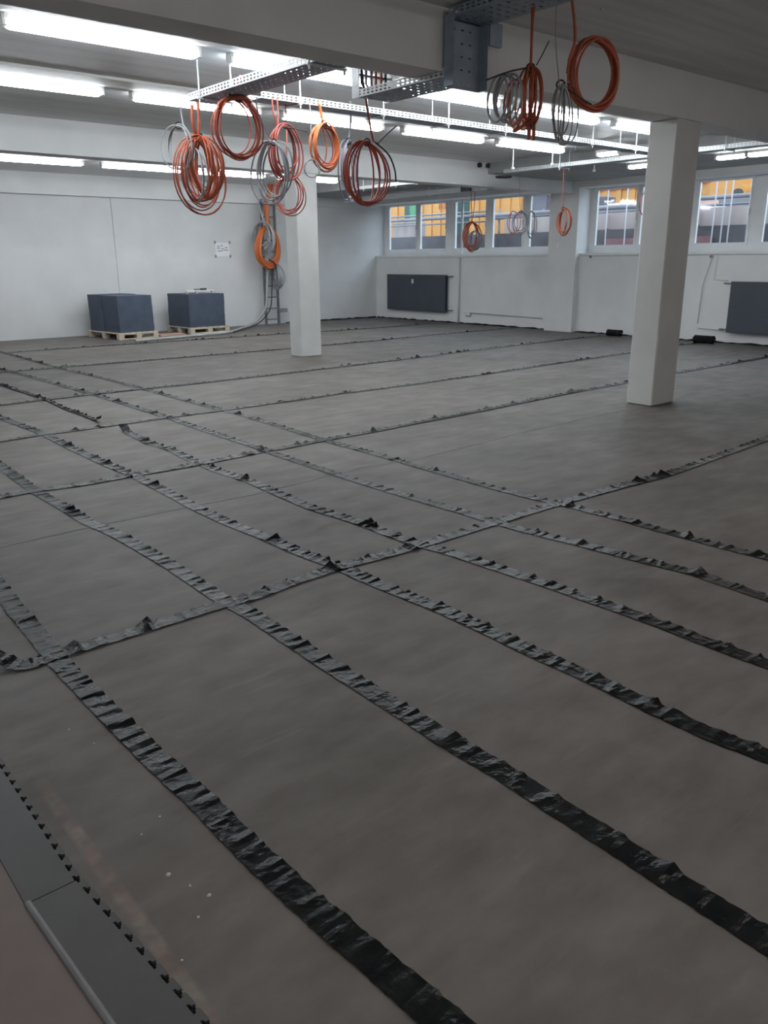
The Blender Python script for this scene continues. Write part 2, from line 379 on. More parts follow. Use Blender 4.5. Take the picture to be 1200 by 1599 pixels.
# ------------------------------------------------------------------ black film strips on the floor
FILM_LONG, FILM_CROSS = 'black film strips running towards the far wall', 'black film strips running across towards the windows'
def resample(pts, step):
    out = [pts[0].copy()]; carry = 0.0
    for a, b in zip(pts, pts[1:]):
        L = (b - a).length; d = (b - a) / max(L, 1e-9); s = step - carry
        while s < L: out.append(a + d * s); s += step
        carry = L - (s - step)
    out.append(pts[-1].copy())
    return out
def film(px, label, group, width=0.092, z0=0.002, ends=(0, 0), amp=1.0, extra=None, seed=1, mat=None, name='film_strip', lean=(.15, 1.0)):
    rnd = random.Random(seed)
    pts = [at_z(*p) for p in px]
    if extra: pts = pts + [pts[-1] + (pts[-1] - pts[-2]).normalized() * extra]
    P = resample(pts, 0.016)
    # smooth the centre line
    for _ in range(12):
        P = [P[0]] + [(P[i - 1] + P[i] * 2 + P[i + 1]) / 4 for i in range(1, len(P) - 1)] + [P[-1]]
    L = len(P) * 0.016
    ridges = []
    s = 0.05
    while s < L:
        big = rnd.random() < 0.10
        ridges.append((s, (rnd.uniform(.010, .024) if big else rnd.uniform(.002, .0085)) * amp, rnd.uniform(.030, .05) if big else rnd.uniform(.016, .032), rnd.uniform(-.35, .35), rnd.uniform(*lean)))
        s += rnd.uniform(.03, .12)
    U = (-1, -.6, -.2, .2, .6, 1)
    vs, fs, r0 = [], [], 0
    for i, p in enumerate(P):
        t = (P[min(i + 1, len(P) - 1)] - P[max(i - 1, 0)]).normalized(); n = Vector((-t.y, t.x, 0)); s = i * 0.016
        while r0 < len(ridges) and ridges[r0][0] < s - .3: r0 += 1
        jl, jr = rnd.uniform(-.0025, .0025), rnd.uniform(-.0025, .0025)
        for u in U:
            h = 0.0012 + .0016 * (noise.noise(Vector((s * 22, u * 2.0, seed * 7.3))) + 0.4) * amp
            for (rs, ra, rw, sk, lean) in ridges[r0:r0 + 16]:
                if rs > s + .3: break
                q = (s - rs - sk * u * width * .5) / rw
                if -1 < q < 1:
                    e = (1 + q) / (1 + .45) if q < .45 else (1 - q) / .55   # a steep side and a gentle side
                    h += ra * e * (1 + lean * u)
            e0 = i * .016; e1 = (len(P) - 1 - i) * .016
            for flag, e in ((ends[0], e0), (ends[1], e1)):
                if flag and e < .13: h += flag * ((.13 - e) / .13) ** 1.5
            off = u * width / 2 + (jl if u < 0 else jr)
            vs.append(p + n * off + Vector((0, 0, max(h, .0008) + z0)))
    k = len(U)
    for i in range(len(P) - 1):
        for c in range(k - 1): fs.append((i * k + c, i * k + c + 1, (i + 1) * k + c + 1, (i + 1) * k + c))
    m = MB(); m.add(vs, fs)
    o = m.build(name, mat or M['film'])
    md = o.modifiers.new('thickness', 'SOLIDIFY'); md.thickness = 0.0006; md.offset = 1
    tag(o, label, 'film strip', group)
    return o

film([(-30, 880), (0, 918), (26, 955), (56, 989), (88, 1030), (109, 1052), (146, 1090), (176, 1120), (232, 1176), (285, 1225), (326, 1262), (342, 1279),
      (387, 1325), (467, 1400), (533, 1458), (617, 1529), (696, 1599), (760, 1652)],
     'black film strip nearest the camera, running out at the bottom edge', FILM_LONG, .088, ends=(0, 0), amp=.75, seed=1)
film([(-40, 700), (0, 727), (29, 748), (58, 769), (100, 792), (137, 815), (179, 833), (217, 854), (267, 883), (345, 935), (397, 962), (431, 985), (480, 1017),
      (560, 1068), (640, 1118), (700, 1158), (787, 1207), (862, 1256), (960, 1318), (1061, 1384), (1162, 1447), (1200, 1472)],
     'second long black film strip from the camera, ending at the right edge', FILM_LONG, .09, amp=.8, extra=.6, seed=2)
film([(-40, 637), (0, 652), (67, 677), (125, 706), (167, 725), (208, 742), (258, 767), (308, 794), (358, 817), (417, 840), (471, 864), (529, 885), (575, 906),
      (650, 936), (700, 956), (767, 987), (836, 1021), (930, 1062), (1012, 1103), (1110, 1148), (1200, 1182)],
     'third long black film strip from the camera, crossing the middle of the floor', FILM_LONG, .09, amp=1.0, extra=.6, seed=3)
film([(193, 672), (233, 692), (267, 702), (296, 717), (333, 733), (392, 752), (437, 772), (483, 792), (558, 815), (600, 831), (658, 852), (700, 862), (758, 881),
      (850, 911), (956, 948), (1035, 976), (1110, 1006), (1200, 1038)],
     'long black film strip starting at a loose curled end on the left', FILM_LONG, .088, ends=(.06, 0), amp=1.1, extra=.6, seed=4)
film([(-40, 566), (0, 577), (42, 587), (150, 617), (250, 648), (317, 671), (400, 698), (421, 706), (496, 731), (567, 754), (650, 779), (717, 798), (775, 816),
      (829, 831), (896, 847), (994, 873), (1095, 898), (1110, 904), (1200, 935)],
     'long black film strip second from the columns', FILM_LONG, .085, amp=.9, extra=.6, seed=5)
film([(-40, 540), (0, 550), (46, 562), (83, 573), (158, 590), (233, 610), (346, 640), (408, 657), (504, 687), (579, 707), (683, 737), (775, 763), (850, 782),
      (900, 793), (975, 812), (1035, 829), (1110, 849), (1200, 872)],
     'long black film strip closest to the two columns', FILM_LONG, .08, amp=.9, extra=.6, seed=6)
film([(-30, 592), (0, 601), (40, 614), (75, 626), (104, 640), (135, 651), (156, 660)],
     'narrow loose black film lying doubled up with a lifted end at the left', FILM_LONG, .05, z0=.01, ends=(0, .05), amp=1.6, seed=7)
film([(-8, 1040), (12, 1041), (41, 1043), (75, 1029), (139, 1009), (210, 988), (270, 969), (337, 948), (394, 934), (462, 908), (529, 887), (600, 868), (662, 851),
      (733, 829), (779, 815), (817, 803), (858, 791), (915, 775), (975, 759), (1027, 746), (1061, 735), (1125, 712), (1200, 685)],
     'nearest cross strip of black film with a curled left end', FILM_CROSS, .085, z0=.0045, ends=(.05, 0), amp=1.0, extra=1.5, seed=8)
film([(-40, 785), (0, 777), (62, 766), (125, 758), (208, 743), (250, 736), (308, 726), (408, 706), (450, 699), (504, 688), (579, 675), (650, 661), (746, 643),
      (844, 623), (937, 605), (1000, 594), (1065, 581), (1125, 571), (1200, 558)],
     'second cross strip of black film, passing behind the near column', FILM_CROSS, .085, z0=.0045, amp=1.2, extra=1.5, seed=9)
film([(-40, 696), (0, 690), (62, 680), (146, 669), (250, 654), (342, 642), (400, 634), (500, 620), (525, 616), (650, 600), (750, 586), (862, 569), (990, 550), (1069, 538), (1088, 536)],
     'third cross strip of black film from the camera', FILM_CROSS, .07, z0=.0045, amp=.9, seed=10)
film([(-40, 638), (0, 633), (146, 616), (221, 608), (308, 599), (500, 577), (650, 559), (750, 546), (862, 533), (952, 523)],
     'cross strip of black film passing just in front of the far column', FILM_CROSS, .085, z0=.0045, amp=1.2, seed=11)
film([(-40, 586), (0, 582), (83, 575), (208, 565), (317, 556), (450, 545), (536, 537), (620, 529), (676, 523), (760, 516), (812, 511)],
     'cross strip of black film passing just behind the far column', FILM_CROSS, .085, z0=.0045, ends=(0, .06), amp=1.1, seed=12)
film([(-40, 555), (25, 550), (167, 540), (321, 530), (450, 521), (503, 518), (620, 510), (676, 505), (700, 505)],
     'cross strip of black film closest to the pallets', FILM_CROSS, .08, z0=.0045, amp=1.0, seed=13)
# film turned up at the foot of the walls
def upstand(a, b, axis, name, label, seed):
    rnd = random.Random(seed); m = MB(); n = int((b - a) / .12); prev = None; vs = []; fs = []
    for i in range(n + 1):
        t = a + (b - a) * i / n; h = .028 + rnd.uniform(-.012, .014); d = .05 + rnd.uniform(-.015, .03)
        row = [(t, Y1 - .004, h), (t, Y1 - .012, .012), (t, Y1 - d, .006)] if axis == 0 else [(X1 - .004, t, h), (X1 - .012, t, .012), (X1 - d, t, .006)]
        vs += row
    for i in range(n):
        for c in range(2): fs.append((i * 3 + c, i * 3 + c + 1, i * 3 + c + 4, i * 3 + c + 3))
    m.add(vs, fs); o = m.build(name, M['film']); md = o.modifiers.new('thickness', 'SOLIDIFY'); md.thickness = .003
    return tag(o, label, 'film strip', 'black film turned up at the walls')
upstand(12.3, 15.45, 0, 'film_upstand', 'narrow black film turned up at the foot of the far wall', 3)
upstand(12.32, 18.55, 1, 'film_upstand', 'narrow black film turned up below the smaller radiator', 4)
upstand(5.0, 11.5, 1, 'film_upstand', 'narrow black film turned up below the larger radiator', 5)
def film_wad(c, length, label, seed, h=.11):
    """rolled-up end of a strip"""
    rnd = random.Random(seed); t = thing('film_roll', label, 'film roll', c, 'rolled up ends of black film')
    m = MB(); turns = []
    for k in range(70):
        a = k * .35; r = .022 + .0012 * k * (h / .11)
        turns.append((r * math.cos(a), r * math.sin(a)))
    vs, fs = [], []
    for k, (x, z) in enumerate(turns):
        for e in (-1, -.4, .3, 1):
            vs.append((c[0] + x + rnd.uniform(-.006, .006), c[1] + e * length / 2 + rnd.uniform(-.012, .012), c[2] + .006 + h * .95 + z * .95 + rnd.uniform(-.003, .003)))
    for k in range(len(turns) - 1):
        for q in range(3): fs.append((k * 4 + q, k * 4 + q + 1, k * 4 + q + 5, k * 4 + q + 4))
    m.add(vs, fs); m.build('rolled_film', M['film'], t)
    MB().tube([(c[0], c[1] - length / 2 - .01, c[2] + .006 + h * .95), (c[0], c[1] + length / 2 + .01, c[2] + .006 + h * .95)], .018, 8).build('cardboard_core', M['sheet'], t)
    return t
p = at_z(971, 524); film_wad((15.2, p.y, 0), .34, 'loose roll of black film by the wall right of the pilaster', 3, .075)
p = at_z(1105, 536); film_wad((15.1, p.y, 0), .40, 'loose roll of black film right of the near column', 4, .085)

# ------------------------------------------------------------------ toothed edging and sheet at the lower left corner
def toothed(y0, y1, x0, x1, label, seed, slope=0.0):
    rnd = random.Random(seed); n = max(1, round((y1 - y0) / .056)); pitch = (y1 - y0) / n
    poly = [(x0 + slope * .62 * (y0 - y1), y0)]
    for k in range(n):
        a = y0 + k * pitch
        for dx, q in ((0, .0), (0, .36), (.007, .34), (.008, .20), (.017, .18), (.019, .30), (.019, .88), (.017, .96), (.008, .94), (.007, .80), (0, .78), (0, .99)):
            y = a + pitch * q
            poly.append((x1 + dx + slope * (y - y1), y))
    poly += [(x0, y1)]
    m = MB(); m.prism(poly, 2, 0.003, 0.011)
    o = m.build('toothed_edging', M['pvc_edge'])
    return tag(o, label, 'edging', 'dark grey edging with toothed rim')
toothed(1.893, 2.95, .372, .500, 'dark grey toothed edging at the left frame edge, the farther piece', 1)
toothed(.60, 1.890, .378, .503, 'dark grey toothed edging in the lower left corner, the nearer piece', 2, -.088)
m = MB()  # black strip under the teeth stands in for the shade in their gaps
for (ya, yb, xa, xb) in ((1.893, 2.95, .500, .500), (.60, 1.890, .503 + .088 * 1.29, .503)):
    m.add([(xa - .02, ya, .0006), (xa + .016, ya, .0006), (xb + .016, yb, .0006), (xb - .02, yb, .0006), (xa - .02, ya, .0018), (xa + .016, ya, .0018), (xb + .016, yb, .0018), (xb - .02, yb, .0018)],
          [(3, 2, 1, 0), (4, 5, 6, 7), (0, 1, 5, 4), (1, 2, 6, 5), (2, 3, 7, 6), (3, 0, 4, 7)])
tag(m.build('gap_shade_film', M['film']), 'thin black film added to darken the shaded gaps between the teeth of the edging', 'film strip')
m = MB().prism([(-.25, .5), (.372 + .0546 * 1.39, .5), (.371, 1.89), (.370, 3.0), (-.25, 3.0)], 2, .003, .009)
tag(m.build('floor_sheet', M['sheet']), 'brownish grey smooth sheet in the bottom left corner', 'sheet')
m = MB().prism([(-.004, .0112), (.015, .0112), (.013, .0148), (.006, .0162), (-.001, .0148)], 1, -1.40, 0)
m.v = [tuple(Matrix.Translation((.372, 1.895, 0)) @ Matrix.Rotation(.0546, 4, 'Z') @ Vector(v)) for v in m.v]
tag(m.build('edge_profile', M['profile']), 'thin pale grey profile between brown sheet and dark edging', 'profile')
# crumbs of plaster on the concrete
for i, (px, py, r) in enumerate(((263, 1366, .007), (297, 1383, .004), (310, 1432, .004), (147, 1161, .004), (250, 1275, .004), (221, 1303, .003), (284, 1500, .004), (446, 1384, .004),
                                 (327, 1398, .006), (108, 1139, .003))):
    c = at_z(px, py); rnd = random.Random(i); vs, fs = [], []
    for k in range(7):
        a = k * 2 * math.pi / 7; q = r * rnd.uniform(.7, 1.3)
        vs += [(c.x + q * math.cos(a), c.y + q * math.sin(a), 0.0), (c.x + q * .7 * math.cos(a), c.y + q * .7 * math.sin(a), r * rnd.uniform(.4, .7))]
    vs.append((c.x, c.y, r * .75))
    for k in range(7):
        n = (k + 1) % 7; fs += [(2 * k, 2 * n, 2 * n + 1, 2 * k + 1), (2 * k + 1, 2 * n + 1, 14)]
    fs.append(tuple(2 * k for k in range(6, -1, -1)))
    o = MB().add(vs, fs).build('plaster_crumb', M['chip'])
    tag(o, 'largest white plaster crumb on the concrete at the lower left' if i == 0 else 'tiny white plaster crumb on the concrete near the nearest strip', 'crumb', 'plaster crumbs on the floor')

# ------------------------------------------------------------------ pallets and tile stacks
def pallet(origin, ang, W, D, label):
    t = thing('pallet', label, 'pallet', origin, 'wooden pallets by the far wall')
    T = Matrix.Translation(origin) @ Matrix.Rotation(ang, 4, 'Z')
    def piece(a, b, name, mat=M['wood']):
        MB().box(a, b, T, bev=.004).build(name, mat, t)
    for y in (0, D / 2 - .07, D - .14):                       # three runners with blocks
        piece((0, y, .002), (W, y + .10, .024), 'bottom_board')
        for x in (0, W / 2 - .06, W - .12): piece((x, y, .024), (x + .12, y + .13, .102), 'block')
        piece((0, y, .102), (W, y + .13, .122), 'cross_board')
    n = 7
    for k in range(n):
        x = k * (W - .12) / (n - 1); piece((x, 0, .122), (x + .12, D, .142), 'deck_board')
    return T
TS = 'columns of dark grey tiles on the pallets'
def stack(T, x, y, sx, sy, h, label, seed):
    rnd = random.Random(seed); m = MB(); z = .143; n = 34; dz = h / n; dx = dy = 0
    for k in range(n):
        if rnd.random() < .12: dx, dy = rnd.uniform(-.004, .004), rnd.uniform(-.004, .004)
        jx, jy = dx + rnd.uniform(-.003, .003), dy + rnd.uniform(-.003, .003)
        lean = .006 * math.sin(k / n * 3.0 + (1 if seed < 5 else 5))
        m.box((x + jx + lean, y + jy, z), (x + sx + jx + lean, y + sy + jy, z + dz - .0015), T); z += dz
    o = m.build('tile_stack', M['pvc_grey'])
    return tag(o, label, 'tile stack', TS)
T1 = pallet((6.97, 16.92, 0), math.radians(7), .95, 1.36, 'left wooden pallet under the taller tile block')
stack(T1, .06, .06, .83, .62, .765, 'front stack of dark tiles on the left pallet', 1)
stack(T1, .055, .70, .83, .60, .775, 'rear stack of dark tiles on the left pallet', 3)
T2 = pallet((8.78, 17.20, 0), math.radians(3), 1.05, 1.10, 'right wooden pallet nearer the cable ladder')
stack(T2, .03, .05, .94, .96, .74, 'wide stack of dark tiles on the right pallet', 5)
# loose board and tool on the right stack
ztop = .143 + .742
t = thing('batten_frame', 'pale slim batten raised on short blocks on top of right stack', 'batten', T2 @ Vector((.1, .3, ztop)))
MB().box((.12, .28, ztop + .055), (.86, .33, ztop + .075), T2).build('batten', M['paper'], t)
for x in (.14, .38, .80): MB().box((x, .28, ztop), (x + .035, .33, ztop + .055), T2).build('block', M['wood'], t)
t = thing('hand_tool', 'small dark hand tool lying on the pale batten', 'tool', T2 @ Vector((.5, .3, ztop + .075)))
MB().tube([T2 @ Vector((.34, .30, ztop + .093)), T2 @ Vector((.50, .30, ztop + .093))], .014, 8).build('handle', M['steel_dark'], t)
MB().box((.50, .27, ztop + .075), (.66, .33, ztop + .115), T2, bev=.008).build('tool_head', M['black_cable'], t)
tag(MB().box((8.02, 17.15, .004), (8.62, 17.55, .03)).build('plywood_offcut', M['pinkwood']), 'reddish wooden offcut lying between the two pallets', 'offcut')

# ------------------------------------------------------------------ radiators
def radiator(y_hi, y_lo, z0, z1, label, ribs):
    t = thing('radiator', label, 'radiator', (15.44, (y_hi + y_lo) / 2, z0), 'dark panel radiators under the windows')
    xa, xb = 15.36, 15.46
    bx((xa, y_lo, z0), (xa + .018, y_hi, z1), 'front_panel', M['radiator'], t, bev=.005)
    bx((xb - .018, y_lo + .01, z0 + .01), (xb, y_hi - .01, z1 - .01), 'rear_panel', M['radiator'], t, bev=.004)
    g = MB(); n = int((y_hi - y_lo) / .07)
    for k in range(n):
        y = y_lo + .03 + k * (y_hi - y_lo - .06) / (n - 1); g.box((xa + .02, y - .008, z1 - .03), (xb - .02, y + .008, z1 - .006))
    g.build('top_grille', M['radiator'], t)
    for y in (y_lo + .3, y_hi - .3): bx((xb - .002, y - .02, z0 + .1), (X1 - .004, y + .02, z1 - .1), 'wall_bracket', M['steel_dark'], t)
    for z in (z0 + .05, z1 - .04):
        yy = ribs
        MB().tube([(xa + .05, yy, z), (xa + .05, yy + (.16 if yy > (y_hi + y_lo) / 2 else -.16), z), (X1 - .01, yy + (.16 if yy > (y_hi + y_lo) / 2 else -.16), z)], .014, 8).build('pipe_stub', M['steel_dark'], t)
    return t
r1 = radiator(17.97, 15.62, .27, 1.22, 'smaller looking dark radiator under the far windows, with a white tag', 15.62)
bx((15.352, 16.86, .985), (15.360, 16.93, 1.10), 'white_tag', M['paper'], r1)['label'] = 'small white paper tag'
radiator(7.86, 5.3, .22, 1.17, 'dark radiator cut by the right edge of the photo', 7.86)

# pipes, conduits and small fittings on the window wall
def pipe(pts, r, name, label, cat, mat):
    o = MB().tube(pts, r, 8).build(name, mat, smooth=True); return tag(o, label, cat)
pipe([(15.46, 15.22, .02), (15.46, 15.22, 1.64)], .022, 'wall_pipe', 'white vertical pipe on the wall right of the smaller radiator', 'pipe', M['wall'])
pipe([(15.62, 15.30, 1.74), (15.62, 15.30, 3.06)], .03, 'window_pipe', 'white vertical pipe standing in front of the middle window', 'pipe', M['upvc'])
pipe([(15.46, 15.02, .30), (15.46, 12.45, .27)], .012, 'wall_pipe', 'thin horizontal pipe low on the wall left of the pilaster', 'pipe', M['wall'])
bx((15.44, 14.78, .22), (X1, 14.98, .32), 'junction_box', M['wall'])
tag(bpy.data.objects['junction_box'], 'small white box at the end of the low horizontal pipe', 'box')
pipe([(15.47, 8.52, .35), (15.47, 8.50, 1.1), (15.47, 8.36, 1.63)], .008, 'wall_pipe', 'thin white conduit on the wall beside the larger radiator', 'pipe', M['wall'])
pipe([(15.47, 8.25, 1.63), (15.47, 8.28, 1.20), (15.47, 7.98, 1.18)], .008, 'wall_pipe', 'short bent white conduit feeding the larger radiator', 'pipe', M['wall'])
pipe([(15.47, 8.5, .27), (15.47, 7.95, .24)], .008, 'wall_pipe', 'low white conduit at the foot of the larger radiator', 'pipe', M['wall'])
for (px, py, lb) in ((923, 401, 'small dark wall plug under the window right of the pilaster'), (1112, 401, 'small dark wall plug right of the near column')):
    c = at_x(px, py, X1)
    o = MB().tube([(X1 - .03, c.y, c.z), (X1, c.y, c.z)], .028, 10).build('wall_plug', M['steel_dark']); tag(o, lb, 'plug')
for (px, py, lb) in ((748, 258, 'left of two dark sockets on the pale beam end'), (761, 259, 'right of two dark sockets on the pale beam end')):
    c = at_y(px, py, BEAM2[0])
    o = MB().tube([(c.x, c.y - .05, c.z), (c.x, c.y, c.z)], .045, 12).build('cable_socket', M['black_cable']); tag(o, lb, 'socket')

# notice on the far wall
t = thing('notice', 'white printed notice taped by its corners to the far wall', 'notice', (10.5, Y1 - .003, 1.7))
a, b = at_y(336, 379, Y1), at_y(359, 400, Y1)
bx((a.x, Y1 - .004, b.z), (b.x, Y1 - .002, a.z), 'sheet', M['paper'], t)
k = MB(); rnd = random.Random(5); w, h = b.x - a.x, a.z - b.z
for (u0, u1, v) in ((.12, .30, .70), (.36, .52, .74), (.10, .34, .56), (.42, .60, .52), (.66, .86, .60), (.14, .50, .36), (.55, .9, .42)):
    k.box((a.x + w * u0, Y1 - .0046, b.z + h * v), (a.x + w * u1, Y1 - .004, b.z + h * (v + .07)))
k.build('print', M['ink'], t)
for (u, v) in ((-.08, .98), (.98, .98), (-.08, -.06), (.98, -.06)):
    bx((a.x + w * u, Y1 - .0055, b.z + h * v - .02), (a.x + w * (u + .12), Y1 - .0048, b.z + h * v + .05), 'adhesive_strip', M['adhesive'], t)

# ------------------------------------------------------------------ cable trays
def perforated(m, p0, du, dv, L, W, pitch=.06, slot=.034, rows=2, margin=.012):
    """thin sheet from p0, length L along du, width W along dv, with real slots"""
    band = (W - margin) / rows
    vcuts = [0]
    for r in range(rows): vcuts += [margin + r * band, (r + 1) * band]
    vcuts += [W]
    vcuts = sorted(set(round(v, 5) for v in vcuts))
    n = max(1, int(L / pitch)); ucuts = [0]
    for i in range(n): ucuts += [i * pitch + (pitch - slot) / 2, i * pitch + (pitch + slot) / 2]
    ucuts += [L]
    idx = {}
    vs, fs = [], []
    for i, u in enumerate(ucuts):
        for k, v in enumerate(vcuts):
            idx[i, k] = len(vs); vs.append(p0 + du * u + dv * v)
    for i in range(len(ucuts) - 1):
        for k in range(len(vcuts) - 1):
            hole = (i % 2 == 1) and (k % 2 == 1)
            if not hole: fs.append((idx[i, k], idx[i + 1, k], idx[i + 1, k + 1], idx[i, k + 1]))
    m.add(vs, fs)
def thick(o, t=.002):
    md = o.modifiers.new('thickness', 'SOLIDIFY'); md.thickness = t; md.offset = 0; return o
def tray(p0, p1, W, side, label, rail_h=.06, hang=(), under=None, name='cable_tray', rail_mat=None):
    """p0->p1 is the lower edge of the rail seen; the tray spreads W towards `side`"""
    p0, p1 = Vector(p0), Vector(p1); d = (p1 - p0); L = d.length; d.normalize(); side = Vector(side)
    t = thing(name, label, 'cable tray', p0, 'perforated cable trays under the ceiling')
    m = MB(); perforated(m, p0, d, side, L, W, .08, .016, 4, .05); thick(m.build('bottom_plate', under or M['tray_blue'], t))
    for k in (0, 1):
        m = MB(); perforated(m, p0 + side * W * k, d, Vector((0, 0, 1)), L, rail_h, .055, .030, 2, .012)
        thick(m.build('side_rail', rail_mat or M['galv'], t))
    for u in hang:
        c = p0 + d * u + side * W * .5
        g = MB()
        for e in (-.02, W + .02):
            q = p0 + d * u + side * e; g.tube([q + Vector((0, 0, -.05)), Vector((q.x, q.y, ZC if q.x < 12.6 else 3.2))], .008, 6)
        a, b = p0 + d * u - side * .04, p0 + d * u + side * (W + .04)
        g.tube([a + Vector((0, 0, -.012)), b + Vector((0, 0, -.012))], .010, 6)
        g.build('hanger', M['galv'], t)
    return t
tray((4.05, 7.62, 3.05), (4.05, 5.30, 3.05), .30, (1, 0, 0), 'perforated tray end with orange coils, on the left under the ceiling', .065, (.25, 2.0))
tray((4.72, 7.40, 3.12), (12.05, 7.40, 3.12), .24, (0, 1, 0), 'long perforated tray running from the left coils behind the near column', .06, (.45, 1.55, 2.55, 3.55, 5.35, 6.4))
tray((4.77, 5.95, 2.93), (4.77, 4.90, 2.93), .37, (1, 0, 0), 'short perforated tray passing beneath the grey beam', .06, ())
tray((12.08, 10.8, 3.12), (12.08, 4.9, 3.12), .22, (1, 0, 0), 'perforated tray running towards the windows behind the near column', .06, (1.3, 3.1, 4.3))
tray((12.0, 15.3, 3.1), (12.0, 13.3, 3.1), .22, (1, 0, 0), 'pale tray behind the far beam, right of the dark red coil', .06, (.5, 1.6), rail_mat=M['upvc'])
tray((13.6, 17.6, 3.02), (13.6, 12.6, 3.02), .22, (1, 0, 0), 'pale tray in front of the far windows', .10, (1.2, 3.2), rail_mat=M['upvc'])
tray((4.77, 4.86, 3.32), (4.77, 1.0, 3.32), .40, (1, 0, 0), 'bluish tray under the ceiling nearest the camera, with dark cables', .06, (), rail_mat=M['tray_blue'])
# riser down the face of the grey beam
t = thing('tray_riser', 'bluish upright tray section in front of the grey beam', 'cable tray', (4.95, 4.92, 2.87), 'upright tray sections')
m = MB(); perforated(m, Vector((4.77, 4.90, 2.86)), Vector((0, 0, 1)), Vector((1, 0, 0)), .50, .37, .09, .012, 3, .11); thick(m.build('back_plate', M['tray_blue'], t), .003)
for x in (4.77, 5.14):
    bx((x - .002, 4.80, 2.86), (x + .002, 4.90, 3.34), 'side_flange', M['tray_blue'], t)
bx((5.16, 4.80, 3.18), (5.30, 4.84, 3.34), 'bracket', M['tray_blue'], t)
# upright piece on the far side of the beam with cables climbing in it
t = thing('tray_riser', 'upright tray piece with cables seen beneath the grey beam', 'cable tray', (4.98, 5.95, 2.95), 'upright tray sections')
for x in (4.77, 5.14): bx((x - .003, 5.93, 2.93), (x + .003, 6.03, 3.36), 'side_flange', M['galv'], t)
for z in (3.02, 3.12, 3.22, 3.32): bx((4.77, 6.0, z - .008), (5.14, 6.012, z + .008), 'rung', M['steel_dark'], t)
for i, (x, mt) in enumerate(((4.83, 'black_cable'), (4.88, 'lavender'), (4.94, 'grey_cable'), (4.99, 'orange'), (5.05, 'red'), (5.10, 'black_cable'))):
    o = MB().tube([(x, 5.60, 2.955), (x, 5.90, 2.965), (x, 5.975, 3.05), (x + .01, 5.98, 3.39)], .012, 6).build('cable_run', M[mt], smooth=True)
    tag(o, '%s cable climbing in the upright tray beneath the beam' % ['outer black', 'bluish grey', 'light grey', 'orange', 'dark red', 'inner black'][i], 'cable', 'cables in the upright tray')
for i in range(7):
    x = 4.82 + i * .05; rnd = random.Random(i)
    pts = [(x + rnd.uniform(-.02, .02), 4.82 - k * .42, 3.335 + .012 * (i % 2) + rnd.uniform(0, .01)) for k in range(9)]
    o = MB().tube(pts, .011, 6).build('cable_run', M[['black_cable', 'lavender', 'grey_cable', 'black_cable', 'orange', 'black_cable', 'grey_cable'][i]], smooth=True)
    tag(o, '%s in the bluish tray nearest the camera' % ('black cable along the left rail', 'bluish grey cable', 'light grey cable left of the middle', 'black cable in the middle', 'orange cable', 'black cable towards the right rail', 'light grey cable along the right rail')[i], 'cable', 'cables in the near tray')
# loose threaded rods under the ceiling
ZL = 3.2
for i, (px, py, top, lb) in enumerate(((940, 16, ZC, 'short steel rod hanging from the ceiling at the top edge'), )):
    c = at_y(px, py, 4.2); o = MB().tube([(c.x, c.y, c.z), (c.x, c.y, top)], .013, 8).build('threaded_rod', M['galv']); tag(o, lb, 'rod')
for i, (px, py, lb) in enumerate(((801, 264, 'bright rod end under the ceiling above the middle window'), (863, 258, 'bright rod end under the ceiling left of the pilaster'),
                                  (928, 268, 'bright rod end under the ceiling above the right window'))):
    c = at_z(px, py, 3.08); o = MB().tube([(c.x, c.y, c.z), (c.x, c.y, ZL if c.x > 12.6 else ZC)], .012, 8)
    o.tube([(c.x, c.y, c.z), (c.x, c.y, c.z + .03)], .03, 8); o = o.build('threaded_rod', M['galv']); tag(o, lb, 'rod', 'rod ends near the windows')
c = at_y(733, 300, 13.3)
tag(bx((13.55, c.y - .25, 3.02), (13.58, c.y + .05, 3.16), 'tray_junction', M['black_cable']), 'dark square box on the pale tray by the far windows', 'box')

